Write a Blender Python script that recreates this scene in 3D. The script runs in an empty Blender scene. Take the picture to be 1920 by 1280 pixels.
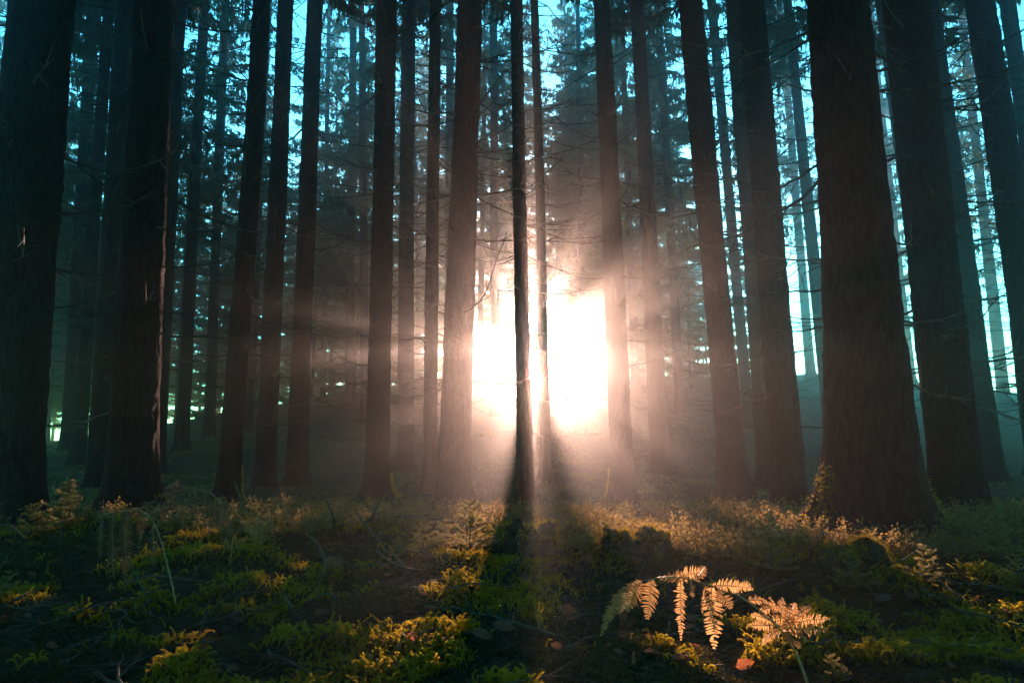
import bpy, math, random
import numpy as np
from mathutils import Vector, Matrix

rng = np.random.default_rng(7)
random.seed(7)
R = math.radians
scene = bpy.context.scene
COL = scene.collection

# ------------------------------------------------------------------ camera
PITCH = R(7.0)
CAM = np.array([0.0, 0.0, 0.75])
cam_data = bpy.data.cameras.new('camera')
cam_data.sensor_width = 36.0
cam_data.lens = 24.0
cam_data.clip_start = 0.05
cam_data.clip_end = 1000.0
cam = bpy.data.objects.new('camera', cam_data)
COL.objects.link(cam)
cam.location = CAM.tolist()
cam.rotation_euler = (R(90) + PITCH, 0, 0)
scene.camera = cam

# ------------------------------------------------------------------ sky, sun, exposure
SUN_EL, SUN_AZ = R(6.4), R(1.7)          # azimuth measured from +Y towards +X
world = bpy.data.worlds.new('World')
scene.world = world
world.use_nodes = True
nt = world.node_tree
nt.nodes.clear()
out = nt.nodes.new('ShaderNodeOutputWorld')
bg = nt.nodes.new('ShaderNodeBackground')
sky = nt.nodes.new('ShaderNodeTexSky')
sky.sky_type = 'NISHITA'
sky.sun_disc = False
sky.sun_elevation = SUN_EL
sky.sun_rotation = SUN_AZ
sky.air_density = 1.0
sky.dust_density = 0.1
sky.ozone_density = 3.0
tint = nt.nodes.new('ShaderNodeMix')
tint.data_type = 'RGBA'
tint.blend_type = 'MULTIPLY'
tint.inputs[0].default_value = 1.0
tint.inputs[7].default_value = (0.25, 1.0, 0.87, 1)
nt.links.new(sky.outputs[0], tint.inputs[6])
nt.links.new(tint.outputs[2], bg.inputs[0])
bg.inputs[1].default_value = 0.15
nt.links.new(bg.outputs[0], out.inputs[0])

sd = bpy.data.lights.new('sun', 'SUN')
sd.energy = 2.0
sd.angle = R(0.5)
sd.color = (1.0, 0.56, 0.42)
sun = bpy.data.objects.new('sun', sd)
COL.objects.link(sun)
SDIR = np.array([math.sin(SUN_AZ) * math.cos(SUN_EL), math.cos(SUN_AZ) * math.cos(SUN_EL), math.sin(SUN_EL)])
sun.rotation_euler = Vector(SDIR.tolist()).to_track_quat('Z', 'Y').to_euler()
sun.location = (SDIR * 100).tolist()

vs = scene.view_settings
vs.view_transform = 'Standard'
vs.look = 'None'
vs.gamma = 1.0
vs.exposure = 3.3
cy = scene.cycles
cy.use_denoising = True
cy.max_bounces = 6
cy.diffuse_bounces = 2
cy.glossy_bounces = 1
cy.transmission_bounces = 3
cy.volume_bounces = 0
cy.transparent_max_bounces = 4
cy.caustics_reflective = False
cy.caustics_refractive = False
cy.sample_clamp_indirect = 3.0

HAZE_DENSITY = 0.0065
HAZE_G = 0.925

# ------------------------------------------------------------------ helpers
FPX = 1280.0
_cp, _sp = math.cos(PITCH), math.sin(PITCH)

def ray(px, py):
    x, y = (px - 960.0), (640.0 - py)
    return np.array([x, FPX * _cp - y * _sp, FPX * _sp + y * _cp])

def at(px, py, Y):
    """world point at depth Y on the ray through a photograph pixel"""
    d = ray(px, py)
    return CAM + d * ((Y - CAM[1]) / d[1])

def smooth_noise_table(n, seed):
    return np.random.default_rng(seed).random((n, n))
_NT = smooth_noise_table(128, 3)

def vnoise(x, y):
    x = np.asarray(x, float); y = np.asarray(y, float)
    xi = np.floor(x).astype(int); yi = np.floor(y).astype(int)
    fx = x - xi; fy = y - yi
    fx = fx * fx * (3 - 2 * fx); fy = fy * fy * (3 - 2 * fy)
    a = _NT[xi % 128, yi % 128]; b = _NT[(xi + 1) % 128, yi % 128]
    c = _NT[xi % 128, (yi + 1) % 128]; d = _NT[(xi + 1) % 128, (yi + 1) % 128]
    return (a * (1 - fx) + b * fx) * (1 - fy) + (c * (1 - fx) + d * fx) * fy

_PY = [-30, 1.5, 3.0, 4.2, 5.2, 6.5, 9, 12, 16, 22]
_PZ = [0.0, 0.0, 0.02, 0.03, -0.02, -0.17, -0.38, -0.45, -0.36, -0.05]
def ground(x, y):
    x = np.asarray(x, float); y = np.asarray(y, float)
    base = np.interp(y, _PY, _PZ)
    u = x / np.maximum(y, 8.0)
    crest = np.interp(u, [-0.75, -0.62, -0.44, -0.25, 0.0, 0.45, 0.65, 0.8], [-0.6, -0.2, 1.2, 2.8, 3.9, 4.0, 3.1, 2.6])
    t = np.clip((y - 17.0) / 29.0, 0, 1)
    t = t * t * (3 - 2 * t)
    far = np.clip((y - 47.0) / 50.0, 0, 1)
    z = base * (1 - t) + crest * t - far * 3.0
    n = (vnoise(x * 0.35 + 9, y * 0.35) - 0.5) * 0.35 * np.clip((y - 7) / 8, 0, 1)
    n += (vnoise(x * 1.3 + 5, y * 1.3 + 2) - 0.5) * 0.10
    n += (vnoise(x * 4.1, y * 4.1 + 7) - 0.5) * 0.085 + (vnoise(x * 11, y * 11 + 3) - 0.5) * 0.03
    # hummock on the left, in front of the thick trunk, and a low bank in front of the right-hand trunk
    z = z + 0.17 * np.exp(-(((x + 2.55) / 0.38) ** 2 + ((y - 4.25) / 0.42) ** 2))
    z = z + 0.07 * np.exp(-(((x - 2.2) / 0.8) ** 2 + ((y - 3.3) / 0.5) ** 2))
    z = z + 0.06 * np.exp(-(((x + 0.6) / 1.1) ** 2 + ((y - 4.7) / 0.5) ** 2))
    return z + n

def hit(px, py, lift=0.0):
    """where the ray through a pixel meets the ground"""
    d = ray(px, py); d = d / d[1]
    Y = np.arange(1.2, 60, 0.01)
    P = CAM[None] + d[None] * Y[:, None]
    below = P[:, 2] <= ground(P[:, 0], P[:, 1]) + lift
    i = int(np.argmax(below)) if below.any() else len(Y) - 1
    return P[i]

class MB:
    """collects vertices and faces, builds one mesh"""
    def __init__(s):
        s.V = []; s.F = []; s.M = []; s.n = 0
    def add(s, V, F, m=0):
        V = np.asarray(V, float).reshape(-1, 3); F = np.asarray(F, int)
        s.V.append(V); s.F.append(F + s.n); s.M.append(np.full(len(F), m)); s.n += len(V)
    def mesh(s, name, mats, smooth=False):
        V = np.concatenate(s.V)
        loops = np.concatenate([f.ravel() for f in s.F])
        tot = np.concatenate([np.full(len(f), f.shape[1]) for f in s.F])
        start = np.concatenate([[0], np.cumsum(tot)[:-1]])
        me = bpy.data.meshes.new(name)
        me.vertices.add(len(V)); me.vertices.foreach_set('co', V.ravel().astype(np.float32))
        me.loops.add(len(loops)); me.loops.foreach_set('vertex_index', loops.astype(np.int32))
        me.polygons.add(len(tot)); me.polygons.foreach_set('loop_start', start.astype(np.int32))
        try: me.polygons.foreach_set('loop_total', tot.astype(np.int32))
        except Exception: pass
        for m in mats: me.materials.append(m)
        me.polygons.foreach_set('material_index', np.concatenate(s.M).astype(np.int32))
        me.polygons.foreach_set('use_smooth', np.full(len(tot), smooth))
        me.update(calc_edges=True)
        return me
    def build(s, name, mats, parent=None, smooth=False):
        o = bpy.data.objects.new(name, s.mesh(name, mats if isinstance(mats, (list, tuple)) else [mats], smooth))
        COL.objects.link(o)
        if parent is not None: o.parent = parent
        return o

def frames(P):
    P = np.asarray(P, float)
    T = np.gradient(P, axis=0)
    T /= np.linalg.norm(T, axis=1, keepdims=True) + 1e-9
    ref = np.array([0.31, 0.17, 0.93]) if abs(T[0][2]) < 0.9 else np.array([1.0, 0.1, 0.0])
    A = np.cross(T, ref); A /= np.linalg.norm(A, axis=1, keepdims=True) + 1e-9
    B = np.cross(T, A)
    return T, A, B

def tube(P, r, n=6, cap=True):
    P = np.asarray(P, float); r = np.broadcast_to(np.asarray(r, float), (len(P),))
    T, A, B = frames(P)
    a = np.linspace(0, 2 * np.pi, n, endpoint=False)
    V = (P[:, None] + r[:, None, None] * (np.cos(a)[None, :, None] * A[:, None] + np.sin(a)[None, :, None] * B[:, None])).reshape(-1, 3)
    k = len(P)
    i = np.arange(k - 1)[:, None] * n; j = np.arange(n)[None]; j2 = (j + 1) % n
    F = np.stack([i + j, i + j2, i + n + j2, i + n + j], -1).reshape(-1, 4)
    return V, F

def spline(pts, k=6):
    """Catmull-Rom through the points"""
    P = np.asarray(pts, float)
    P = np.vstack([2 * P[0] - P[1], P, 2 * P[-1] - P[-2]])
    o = []
    for i in range(1, len(P) - 2):
        for t in np.linspace(0, 1, k, endpoint=False):
            a, b, c, d = P[i - 1], P[i], P[i + 1], P[i + 2]
            o.append(0.5 * ((2 * b) + (-a + c) * t + (2 * a - 5 * b + 4 * c - d) * t * t + (-a + 3 * b - 3 * c + d) * t ** 3))
    o.append(P[-2])
    return np.array(o)

def empty(name, loc, label, cat, group=None, rz=0.0):
    o = bpy.data.objects.new(name, None)
    o.empty_display_size = 0.2
    COL.objects.link(o)
    o.location = [float(v) for v in loc]
    o.rotation_euler = (0, 0, rz)
    o['label'] = label; o['category'] = cat
    if group: o['group'] = group
    return o

def tag(o, label=None, cat=None, group=None, kind=None):
    if label: o['label'] = label
    if cat: o['category'] = cat
    if group: o['group'] = group
    if kind: o['kind'] = kind
    return o

def link_copy(src_mesh, name, parent=None, loc=(0, 0, 0), rot=(0, 0, 0), sc=(1, 1, 1)):
    o = bpy.data.objects.new(name, src_mesh)
    COL.objects.link(o)
    if parent is not None: o.parent = parent
    o.location = [float(v) for v in loc]; o.rotation_euler = [float(v) for v in rot]
    o.scale = [float(v) for v in (sc if hasattr(sc, '__len__') else (sc, sc, sc))]
    return o

# ------------------------------------------------------------------ materials
def new_mat(name):
    m = bpy.data.materials.new(name); m.use_nodes = True
    m.node_tree.nodes.clear()
    return m, m.node_tree, m.node_tree.nodes.new('ShaderNodeOutputMaterial')

def mottled(name, c1, c2, scale=8, stretch=(1, 1, 1), rough=0.9, trans=0.0, tcol=None, bump=0.0, spec=0.3, c3=None, detail=6, obj_random=0.0):
    """two or three noise-mixed colours, optional light passing through (leaves)"""
    m, t, o = new_mat(name)
    N = t.nodes.new
    tc = N('ShaderNodeTexCoord'); mp = N('ShaderNodeMapping'); mp.inputs['Scale'].default_value = stretch
    t.links.new(tc.outputs['Object'], mp.inputs[0])
    nz = N('ShaderNodeTexNoise'); nz.inputs['Scale'].default_value = scale; nz.inputs['Detail'].default_value = detail
    t.links.new(mp.outputs[0], nz.inputs[0])
    rp = N('ShaderNodeValToRGB')
    rp.color_ramp.elements[0].position = 0.35; rp.color_ramp.elements[0].color = (*c1, 1)
    rp.color_ramp.elements[1].position = 0.65; rp.color_ramp.elements[1].color = (*c2, 1)
    if c3:
        e = rp.color_ramp.elements.new(0.5); e.color = (*c3, 1)
    t.links.new(nz.outputs[0], rp.inputs[0])
    bs = N('ShaderNodeBsdfPrincipled')
    bs.inputs['Roughness'].default_value = rough
    bs.inputs['Specular IOR Level'].default_value = spec
    t.links.new(rp.outputs[0], bs.inputs['Base Color'])
    if bump:
        bn = N('ShaderNodeBump'); bn.inputs['Strength'].default_value = bump; bn.inputs['Distance'].default_value = 0.02
        n2 = N('ShaderNodeTexNoise'); n2.inputs['Scale'].default_value = scale * 3; n2.inputs['Detail'].default_value = 8
        t.links.new(mp.outputs[0], n2.inputs[0])
        t.links.new(n2.outputs[0], bn.inputs['Height']); t.links.new(bn.outputs[0], bs.inputs['Normal'])
    if trans > 0:
        tr = N('ShaderNodeBsdfTranslucent')
        mx = N('ShaderNodeMixShader'); mx.inputs[0].default_value = trans
        if tcol:
            r2 = N('ShaderNodeMix'); r2.data_type = 'RGBA'; r2.blend_type = 'MIX'; r2.inputs[0].default_value = 0.6
            r2.inputs[7].default_value = (*tcol, 1)
            t.links.new(rp.outputs[0], r2.inputs[6]); t.links.new(r2.outputs[2], tr.inputs[0])
        else:
            t.links.new(rp.outputs[0], tr.inputs[0])
        t.links.new(bs.outputs[0], mx.inputs[1]); t.links.new(tr.outputs[0], mx.inputs[2]); t.links.new(mx.outputs[0], o.inputs[0])
    else:
        t.links.new(bs.outputs[0], o.inputs[0])
    return m

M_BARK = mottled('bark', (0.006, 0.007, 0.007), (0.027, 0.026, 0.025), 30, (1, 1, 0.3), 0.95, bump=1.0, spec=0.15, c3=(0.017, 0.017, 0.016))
M_TWIG = mottled('dead_twig', (0.04, 0.032, 0.026), (0.11, 0.088, 0.07), 14, rough=0.8, spec=0.25)
M_NEEDLE = mottled('spruce_needles', (0.03, 0.055, 0.02), (0.06, 0.10, 0.035), 3, rough=0.6, trans=0.35, tcol=(0.10, 0.14, 0.03))
M_SEEDNEEDLE = mottled('seedling_needles', (0.05, 0.07, 0.02), (0.14, 0.14, 0.05), 9, rough=0.5, trans=0.6, tcol=(0.70, 0.56, 0.22))
M_MOSS = mottled('moss', (0.04, 0.026, 0.005), (0.14, 0.09, 0.010), 5, rough=0.45, trans=0.82, tcol=(1.0, 0.76, 0.06), spec=0.3)
M_MOSSLOW = mottled('low_moss', (0.022, 0.022, 0.010), (0.065, 0.055, 0.016), 6, rough=0.8, trans=0.3, tcol=(0.35, 0.28, 0.04), c3=(0.06, 0.045, 0.02))
M_MOSSDARK = mottled('dark_moss', (0.03, 0.05, 0.012), (0.07, 0.09, 0.02), 9, rough=0.9, bump=0.7)
M_SOIL = mottled('forest_floor', (0.014, 0.017, 0.008), (0.055, 0.036, 0.022), 22, rough=0.95, bump=1.0, spec=0.1, c3=(0.045, 0.05, 0.02), detail=10)
M_GRASS = mottled('grass', (0.07, 0.10, 0.03), (0.16, 0.14, 0.06), 4, rough=0.6, trans=0.4, tcol=(0.22, 0.22, 0.07))
M_HERB = mottled('bilberry_leaves', (0.04, 0.055, 0.015), (0.16, 0.12, 0.04), 7, rough=0.65, trans=0.45, tcol=(0.75, 0.50, 0.18), spec=0.15)
M_FERN = mottled('orange_fern', (0.36, 0.15, 0.05), (0.60, 0.29, 0.12), 40, rough=0.6, trans=0.75, tcol=(1.0, 0.66, 0.28))
M_FERNOLD = mottled('withered_fern', (0.05, 0.032, 0.02), (0.14, 0.08, 0.05), 30, rough=0.7, trans=0.4, tcol=(0.40, 0.22, 0.13))
M_FERNSTEM = mottled('fern_stem', (0.30, 0.14, 0.05), (0.45, 0.22, 0.08), 30, rough=0.45, spec=0.5)
M_LEAF = mottled('beech_leaf', (0.10, 0.035, 0.02), (0.34, 0.13, 0.06), 9, rough=0.5, trans=0.45, tcol=(0.65, 0.22, 0.08), spec=0.5)
M_STUMP = mottled('rotten_wood', (0.02, 0.018, 0.014), (0.06, 0.045, 0.03), 12, rough=0.95, bump=1.0)

# ------------------------------------------------------------------ ground
def grid(xs, ys):
    X, Y = np.meshgrid(xs, ys)
    Z = ground(X, Y)
    V = np.stack([X, Y, Z], -1).reshape(-1, 3)
    nx, ny = len(xs), len(ys)
    i = np.arange(ny - 1)[:, None] * nx; j = np.arange(nx - 1)[None]
    F = np.stack([i + j, i + j + 1, i + nx + j + 1, i + nx + j], -1).reshape(-1, 4)
    return V, F
xs = np.unique(np.concatenate([np.linspace(-95, -12, 60), np.linspace(-12, -6, 60), np.linspace(-6, 6, 330), np.linspace(6, 12, 60), np.linspace(12, 95, 60)]))
ys = np.unique(np.concatenate([np.linspace(-30, 1, 24), np.linspace(1, 8, 220), np.linspace(8, 20, 110), np.linspace(20, 50, 70), np.linspace(50, 82, 24)]))
g = MB(); V, F = grid(xs, ys); g.add(V, F)
tag(g.build('ground', M_SOIL, smooth=True), kind='structure')

# ------------------------------------------------------------------ spruce parts
TREE_H = 27.0
def crown_mesh(name, seed, c0, spread, dens=1.0, layered=False):
    """a spruce crown: whorls of drooping boughs carrying hanging needle sprays; dead twigs below"""
    r = np.random.default_rng(seed)
    mb = MB()
    z = c0
    Q = []
    while z < TREE_H - 0.3:
        t = (z - c0) / (TREE_H - c0)
        L0 = spread * (1 - t) ** 0.8 * (1.0 if layered else 0.6 + 0.4 * min(1, t * 6)) + 0.15
        for k in range(int(r.integers(4, 7)) + (3 if layered else 0)):
            az = r.random() * 6.283
            L = L0 * (r.uniform(0.75, 1.15) if layered else r.uniform(0.5, 1.2))
            if t < 0.12 and r.random() < 0.3 and not layered: continue
            s = np.linspace(0, 1, 7)
            droop = (r.uniform(0.2, 0.35) if layered else r.uniform(0.15, 0.5)) * (1 - 0.6 * t)
            zz = z + r.uniform(-0.22, 0.22) - droop * L * s + 0.2 * L * s ** 3
            rad = L * s
            wob = r.uniform(-0.15, 0.15) * L * s ** 2
            c, sn = math.cos(az), math.sin(az)
            P = np.stack([c * rad - sn * wob, sn * rad + c * wob, zz], -1)
            V, F = tube(P, np.linspace(0.024, 0.004, 7) * (1 - 0.5 * t), 3); mb.add(V, F, 1)
            n = max(4, int(L * (15 if c0 < 5 else 11) * dens))
            hang = r.uniform(0.5, 1.4)
            for q in range(n):
                u = r.uniform(0.2, 1.0)
                b = np.array([np.interp(u, s, P[:, d]) for d in range(3)])
                side = 1 if q % 2 else -1
                sl = L * 0.30 * (1 - u * 0.6) * r.uniform(0.5, 1.2) + 0.08
                aa = az + side * r.uniform(0.5, 1.2)
                dv = np.array([math.cos(aa), math.sin(aa), -r.uniform(0.05, 0.5)])
                dv /= np.linalg.norm(dv)
                Q.append((b, dv, sl, r.uniform(0.03, 0.055)))
                for h in range(int(r.integers(2, 6))):
                    b2 = b + dv * sl * r.uniform(0.05, 1.0)
                    dh = np.array([r.normal(0, 0.22), r.normal(0, 0.22), -1.0]); dh /= np.linalg.norm(dh)
                    Q.append((b2, dh, r.uniform(0.10, 0.34) * hang, r.uniform(0.018, 0.04)))
        z += r.uniform(1.2, 2.2) if layered else r.uniform(0.4, 0.8)
    b = np.array([q[0] for q in Q]); d = np.array([q[1] for q in Q]); l = np.array([q[2] for q in Q])[:, None]; w = np.array([q[3] for q in Q])[:, None]
    e = np.cross(d, r.normal(size=(len(Q), 3))); e /= np.linalg.norm(e, axis=1, keepdims=True)
    V = np.stack([b, b + d * l * 0.45 + e * w, b + d * l, b + d * l * 0.45 - e * w], 1).reshape(-1, 3)
    F = np.arange(len(Q) * 4).reshape(-1, 4)
    mb.add(V, F, 0)
    # dead lower branches, thin and bare
    z = 1.6
    while z < c0 + 1.0:
        for k in range(int(r.integers(2, 5))):
            az = r.random() * 6.283; L = r.uniform(0.4, 1.9) * (0.6 + 0.5 * z / c0)
            s = np.linspace(0, 1, 6); c, sn = math.cos(az), math.sin(az)
            wob = r.uniform(-0.2, 0.2) * L * s ** 2
            P = np.stack([c * L * s - sn * wob, sn * L * s + c * wob, z - r.uniform(0.05, 0.35) * L * s + r.uniform(0.1, 0.4) * L * s ** 2.5], -1)
            V, F = tube(P, np.linspace(0.014, 0.004, 6), 3); mb.add(V, F, 1)
            for q in range(int(r.integers(2, 6))):
                i = int(r.integers(1, 5)); d = r.normal(size=3) * 0.35 + np.array([c, sn, -0.1]); d /= np.linalg.norm(d)
                V, F = tube([P[i], P[i] + d * r.uniform(0.1, 0.4)], [0.006, 0.003], 3); mb.add(V, F, 1)
        z += r.uniform(0.25, 0.6)
    return mb.mesh(name, [M_NEEDLE, M_TWIG])

CROWNS_HIGH = [crown_mesh('crown', 11, 10.5, 2.9, 2.0), crown_mesh('crown', 12, 12.0, 3.1, 2.0)]
CROWNS_MID = [crown_mesh('crown', 21, 6.5, 2.6, 1.0), crown_mesh('crown', 22, 8.0, 3.0, 1.0), crown_mesh('crown', 23, 7.0, 2.3, 1.1)]
CROWNS_SCREEN = [crown_mesh('crown', 41, 1.2, 5.2, 2.6, True), crown_mesh('crown', 42, 2.0, 4.6, 2.6, True), crown_mesh('crown', 43, 1.5, 4.9, 2.6, True)]  # dense layered boughs shaped to block sun, gaps between them for shafts
CROWNS_LOW = [crown_mesh('crown', 31, 2.6, 3.0, 1.15), crown_mesh('crown', 32, 3.6, 2.8, 1.1)]

def dead_branch_mesh(seed):
    """one bare branch along +X, length about 1"""
    r = np.random.default_rng(seed)
    mb = MB()
    s = np.linspace(0, 1, 12)
    up = r.uniform(0.15, 0.55); dn = r.uniform(0.1, 0.45)
    y = np.cumsum(r.normal(0, 0.012, 12)) + r.uniform(-0.15, 0.15) * s ** 2
    z = -dn * s + up * s ** 2.4 + np.cumsum(r.normal(0, 0.008, 12)); z -= z[0]
    P = np.stack([s, y - y[0], z], -1)
    V, F = tube(P, np.linspace(0.0115, 0.003, 12), 5); mb.add(V, F)
    for q in range(int(r.integers(5, 11))):
        i = int(r.integers(3, 11)); side = r.choice([-1, 1])
        d = np.array([0.7, side * r.uniform(0.4, 1.0), r.uniform(-0.35, 0.35)]); d /= np.linalg.norm(d)
        l = r.uniform(0.08, 0.32) * (1.15 - i / 12)
        k = np.linspace(0, 1, 5)[:, None]
        T = P[i] + d * l * k + np.array([0.05, 0, r.uniform(-0.05, 0.1)]) * k ** 2
        V, F = tube(T, np.linspace(0.0045, 0.0018, 5), 4); mb.add(V, F)
        if r.random() < 0.5:
            d2 = d + r.normal(0, 0.5, 3); d2 /= np.linalg.norm(d2)
            V, F = tube([T[2], T[2] + d2 * l * 0.5], [0.003, 0.0015], 3); mb.add(V, F)
    return mb.mesh('branch', [M_TWIG], smooth=True)
DEAD = [dead_branch_mesh(100 + i) for i in range(14)]

def trunk_part(parent, base, lean, H, r0, r1h, r1, near, flare, seed):
    """tapering trunk, rough bark silhouette, root flare with lobes; local to the tree's empty"""
    r = np.random.default_rng(seed)
    n = 40 if near == 2 else (26 if near == 1 else 14)
    step = 0.035 if near == 2 else (0.07 if near == 1 else 0.3)
    top_vis = min(H, r1h + 1.0)
    hs = np.concatenate([np.arange(-0.35, top_vis, step), np.linspace(top_vis, H, 18)[1:]])
    rad = r0 + (r1 - r0) * np.clip(hs, 0, None) / r1h
    rt = np.maximum(r0 + (r1 - r0) * min(H, r1h) / r1h, 0.03)
    hi = hs > r1h
    rad[hi] = np.interp(hs[hi], [r1h, max(H, r1h + 1)], [rt, 0.02])
    rad = np.maximum(rad, 0.015)
    a = np.linspace(0, 2 * np.pi, n, endpoint=False)
    ph = r.random(3) * 6.28
    lob = 0.55 + 0.25 * np.sin(3 * a + ph[0]) + 0.25 * np.sin(5 * a + ph[1]) + 0.12 * np.sin(2 * a + ph[2])
    fl = flare * (np.exp(-np.clip(hs, 0, 9) / 0.14) * 1.3 + np.exp(-np.clip(hs, 0, 9) / 0.55) * 0.6)
    RR = rad[:, None] * (1 + fl[:, None] * lob[None])
    # slow swellings along the stem and rough bark plates
    sw = np.interp(hs, np.arange(-1, H + 2, 0.9), r.normal(0, 0.022, len(np.arange(-1, H + 2, 0.9))))
    RR *= 1 + sw[:, None]
    amp = {2: 0.0065, 1: 0.006, 0: 0.004}[near]
    nz = r.normal(0, 1, RR.shape)
    nz = (nz + np.roll(nz, 1, 0) + np.roll(nz, 1, 1) * 0.4) / 1.9
    nz2 = vnoise(np.arange(n)[None] * 0.8 + seed, hs[:, None] * 5.5) - 0.5
    RR += amp * nz * 0.55 + amp * 2.4 * nz2
    # gentle sweep of the axis
    kx = np.interp(hs, np.arange(-1, H + 4, 3.2), np.cumsum(r.normal(0, 0.018, len(np.arange(-1, H + 4, 3.2)))))
    kx = kx - np.interp(0, hs, kx)
    C = np.stack([lean[0] * hs + kx, lean[1] * hs + kx * 0.5, hs], -1)
    V = C[:, None] + np.stack([np.cos(a)[None] * RR, np.sin(a)[None] * RR, np.zeros_like(RR)], -1)
    k = len(hs)
    i = np.arange(k - 1)[:, None] * n; j = np.arange(n)[None]; j2 = (j + 1) % n
    F = np.stack([i + j, i + j2, i + n + j2, i + n + j], -1).reshape(-1, 4)
    mb = MB(); mb.add(V.reshape(-1, 3), F)
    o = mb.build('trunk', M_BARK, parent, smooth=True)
    return C, rad, hs, o, n

# px at top edge, width there, px at base, width there, depth, near, n branches, crown set, flare, label
TREES = [
 (78, 108, -2, 128, 5.2, 2, 5, 'H', .35, 'massive near-black spruce trunk filling the left edge of the picture'),
 (133, 14, 70, 17, 24, 0, 0, 'M', .25, 'thin straight spruce just right of the massive left-edge trunk'),
 (178, 20, 126, 27, 22, 0, 0, 'M', .5, 'hazy teal spruce with spreading foot, second behind the left-edge trunk'),
 (205, 19, 146, 27, 17, 1, 10, 'H', .3, 'dark slim spruce with short twigs, third right of the left-edge trunk'),
 (236, 30, 180, 36, 13, 1, 8, 'H', .3, 'dark spruce half hidden behind the left side of the thick black trunk'),
 (290, 70, 240, 84, 6.5, 2, 9, 'H', .5, 'thick black spruce trunk with flared foot behind the withered ferns'),
 (340, 26, 292, 31, 16, 1, 8, 'H', .3, 'grey-teal spruce immediately right of the thick black trunk'),
 (383, 17, 340, 24, 21, 1, 6, 'M', .5, 'slim hazy spruce with widened foot, second right of the thick black trunk'),
 (419, 14, 392, 20, 27, 0, 0, 'M', .3, 'pale thin spruce on the slope just left of the tall dark trunk with white stalk'),
 (482, 31, 425, 41, 9.5, 2, 14, 'H', .35, 'tall dark leaning spruce with mossy right foot and a pale stalk beside it'),
 (508, 12, 463, 18, 30, 0, 0, 'M', .3, 'faint spruce in the gap right of the mossy-footed dark trunk'),
 (535, 29, 495, 38, 12.5, 1, 16, 'H', .3, 'dark twiggy spruce, left one of the pair standing close on the left slope'),
 (590, 29, 554, 40, 13.2, 1, 16, 'H', .3, 'dark twiggy spruce, right one of the pair standing close on the left slope'),
 (618, 7, 606, 11, 37, 0, 0, 'M', .2, 'very thin dark distant spruce right of the twiggy pair'),
 (662, 13, 655, 18, 33, 0, 0, 'L', .3, 'pale distant spruce, broader one of two behind the left light beam'),
 (679, 12, 684, 17, 27, 0, 0, 'M', .3, 'slender grey spruce rising where the left light beam starts'),
 (727, 37, 706, 45, 10.5, 2, 18, 'H', .4, 'dark spruce with a sunlit mossy root edge standing in pink mist'),
 (772, 26, 760, 32, 17.5, 1, 10, 'H', .3, 'pink hazy spruce behind and between two dark central trunks'),
 (818, 22, 806, 27, 12.5, 1, 16, 'H', .25, 'slim black spruce touching the left side of the widest central trunk'),
 (845, 14, 840, 17, 31, 0, 0, 'M', .3, 'pale blue thin spruce showing between the slim and widest central trunks'),
 (878, 46, 849, 62, 8.0, 2, 10, 'H', .25, 'widest dark spruce trunk in the centre, just left of the sun'),
 (925, 14, 931, 18, 28, 0, 0, 'M', .3, 'hazy spruce fading into the glow left of the sun'),
 (969, 22, 987, 31, 10.6, 2, 14, 'H', .3, 'black spruce standing directly in front of the sun glare'),
 (1005, 15, 1024, 20, 13.5, 1, 0, 'H', .3, 'brownish hazy spruce right beside the trunk in front of the sun'),
 (1082, 8, 1094, 12, 36, 0, 0, 'L', .3, 'faint spruce with hanging boughs above the right of the sun'),
 (1127, 30, 1169, 44, 10.5, 2, 16, 'H', .25, 'dark brown spruce with bare side branches right of the sun'),
 (1163, 10, 1192, 16, 33, 0, 0, 'M', .3, 'thin pale spruce just right of the dark brown branchy trunk'),
 (1194, 26, 1238, 36, 16.5, 1, 12, 'H', .35, 'pink-grey spruce fading into mist at its foot right of the glare'),
 (1230, 14, 1276, 19, 28, 0, 0, 'L', .3, 'slim spruce in haze beside a thicket on the right of the glare'),
 (1292, 44, 1378, 52, 11.0, 1, 12, 'H', .35, 'grey-brown spruce leaning left, first large trunk right of the glare'),
 (1335, 17, 1405, 21, 24, 0, 0, 'M', .3, 'light grey spruce showing just right of the first large grey trunk'),
 (1372, 28, 1439, 33, 14.5, 1, 8, 'H', .3, 'grey spruce overlapped by the dark leaning trunk on its right'),
 (1409, 46, 1485, 60, 8.8, 2, 12, 'H', .25, 'dark leaning spruce overlapping a grey one, left of the biggest trunk'),
 (1460, 11, 1521, 18, 38, 0, 0, 'M', .5, 'distant thin spruce on the bright crest, right of the dark leaning trunk'),
 (1478, 16, 1562, 27, 20, 1, 8, 'H', .35, 'pale teal spruce skirting the left side of the biggest trunk'),
 (1571, 106, 1650, 156, 4.9, 2, 6, 'H', .85, 'biggest black spruce trunk with mossy flared roots on the right'),
 (1630, 13, 1706, 24, 40, 0, 0, 'L', .8, 'pale distant spruce with flared foot between the two big right trunks'),
 (1654, 24, 1768, 32, 17, 1, 10, 'H', .3, 'teal spruce peeping out along the left edge of the second big right trunk'),
 (1700, 76, 1802, 92, 6.8, 2, 16, 'H', .2, 'second biggest black trunk on the right, with long bare side branches'),
 (1745, 26, 1864, 40, 14, 1, 14, 'H', .35, 'blue-teal spruce right of the second big trunk, foot in the shade'),
 (1800, 12, 1884, 22, 34, 0, 0, 'M', .8, 'pale far spruce with broad foot between two leaning right trunks'),
 (1838, 26, 1945, 32, 15, 1, 10, 'H', .3, 'pale teal spruce hugging the left edge of the right-hand leaning trunk'),
 (1835, 46, 1985, 68, 8.5, 2, 14, 'H', .3, 'black spruce leaning left across the top right corner area'),
 (1888, 26, 2020, 34, 13, 1, 10, 'H', .3, 'teal trunk at the very right edge of the picture top'),
]
GAPS = []
MAIN = []
placed = []
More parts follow.
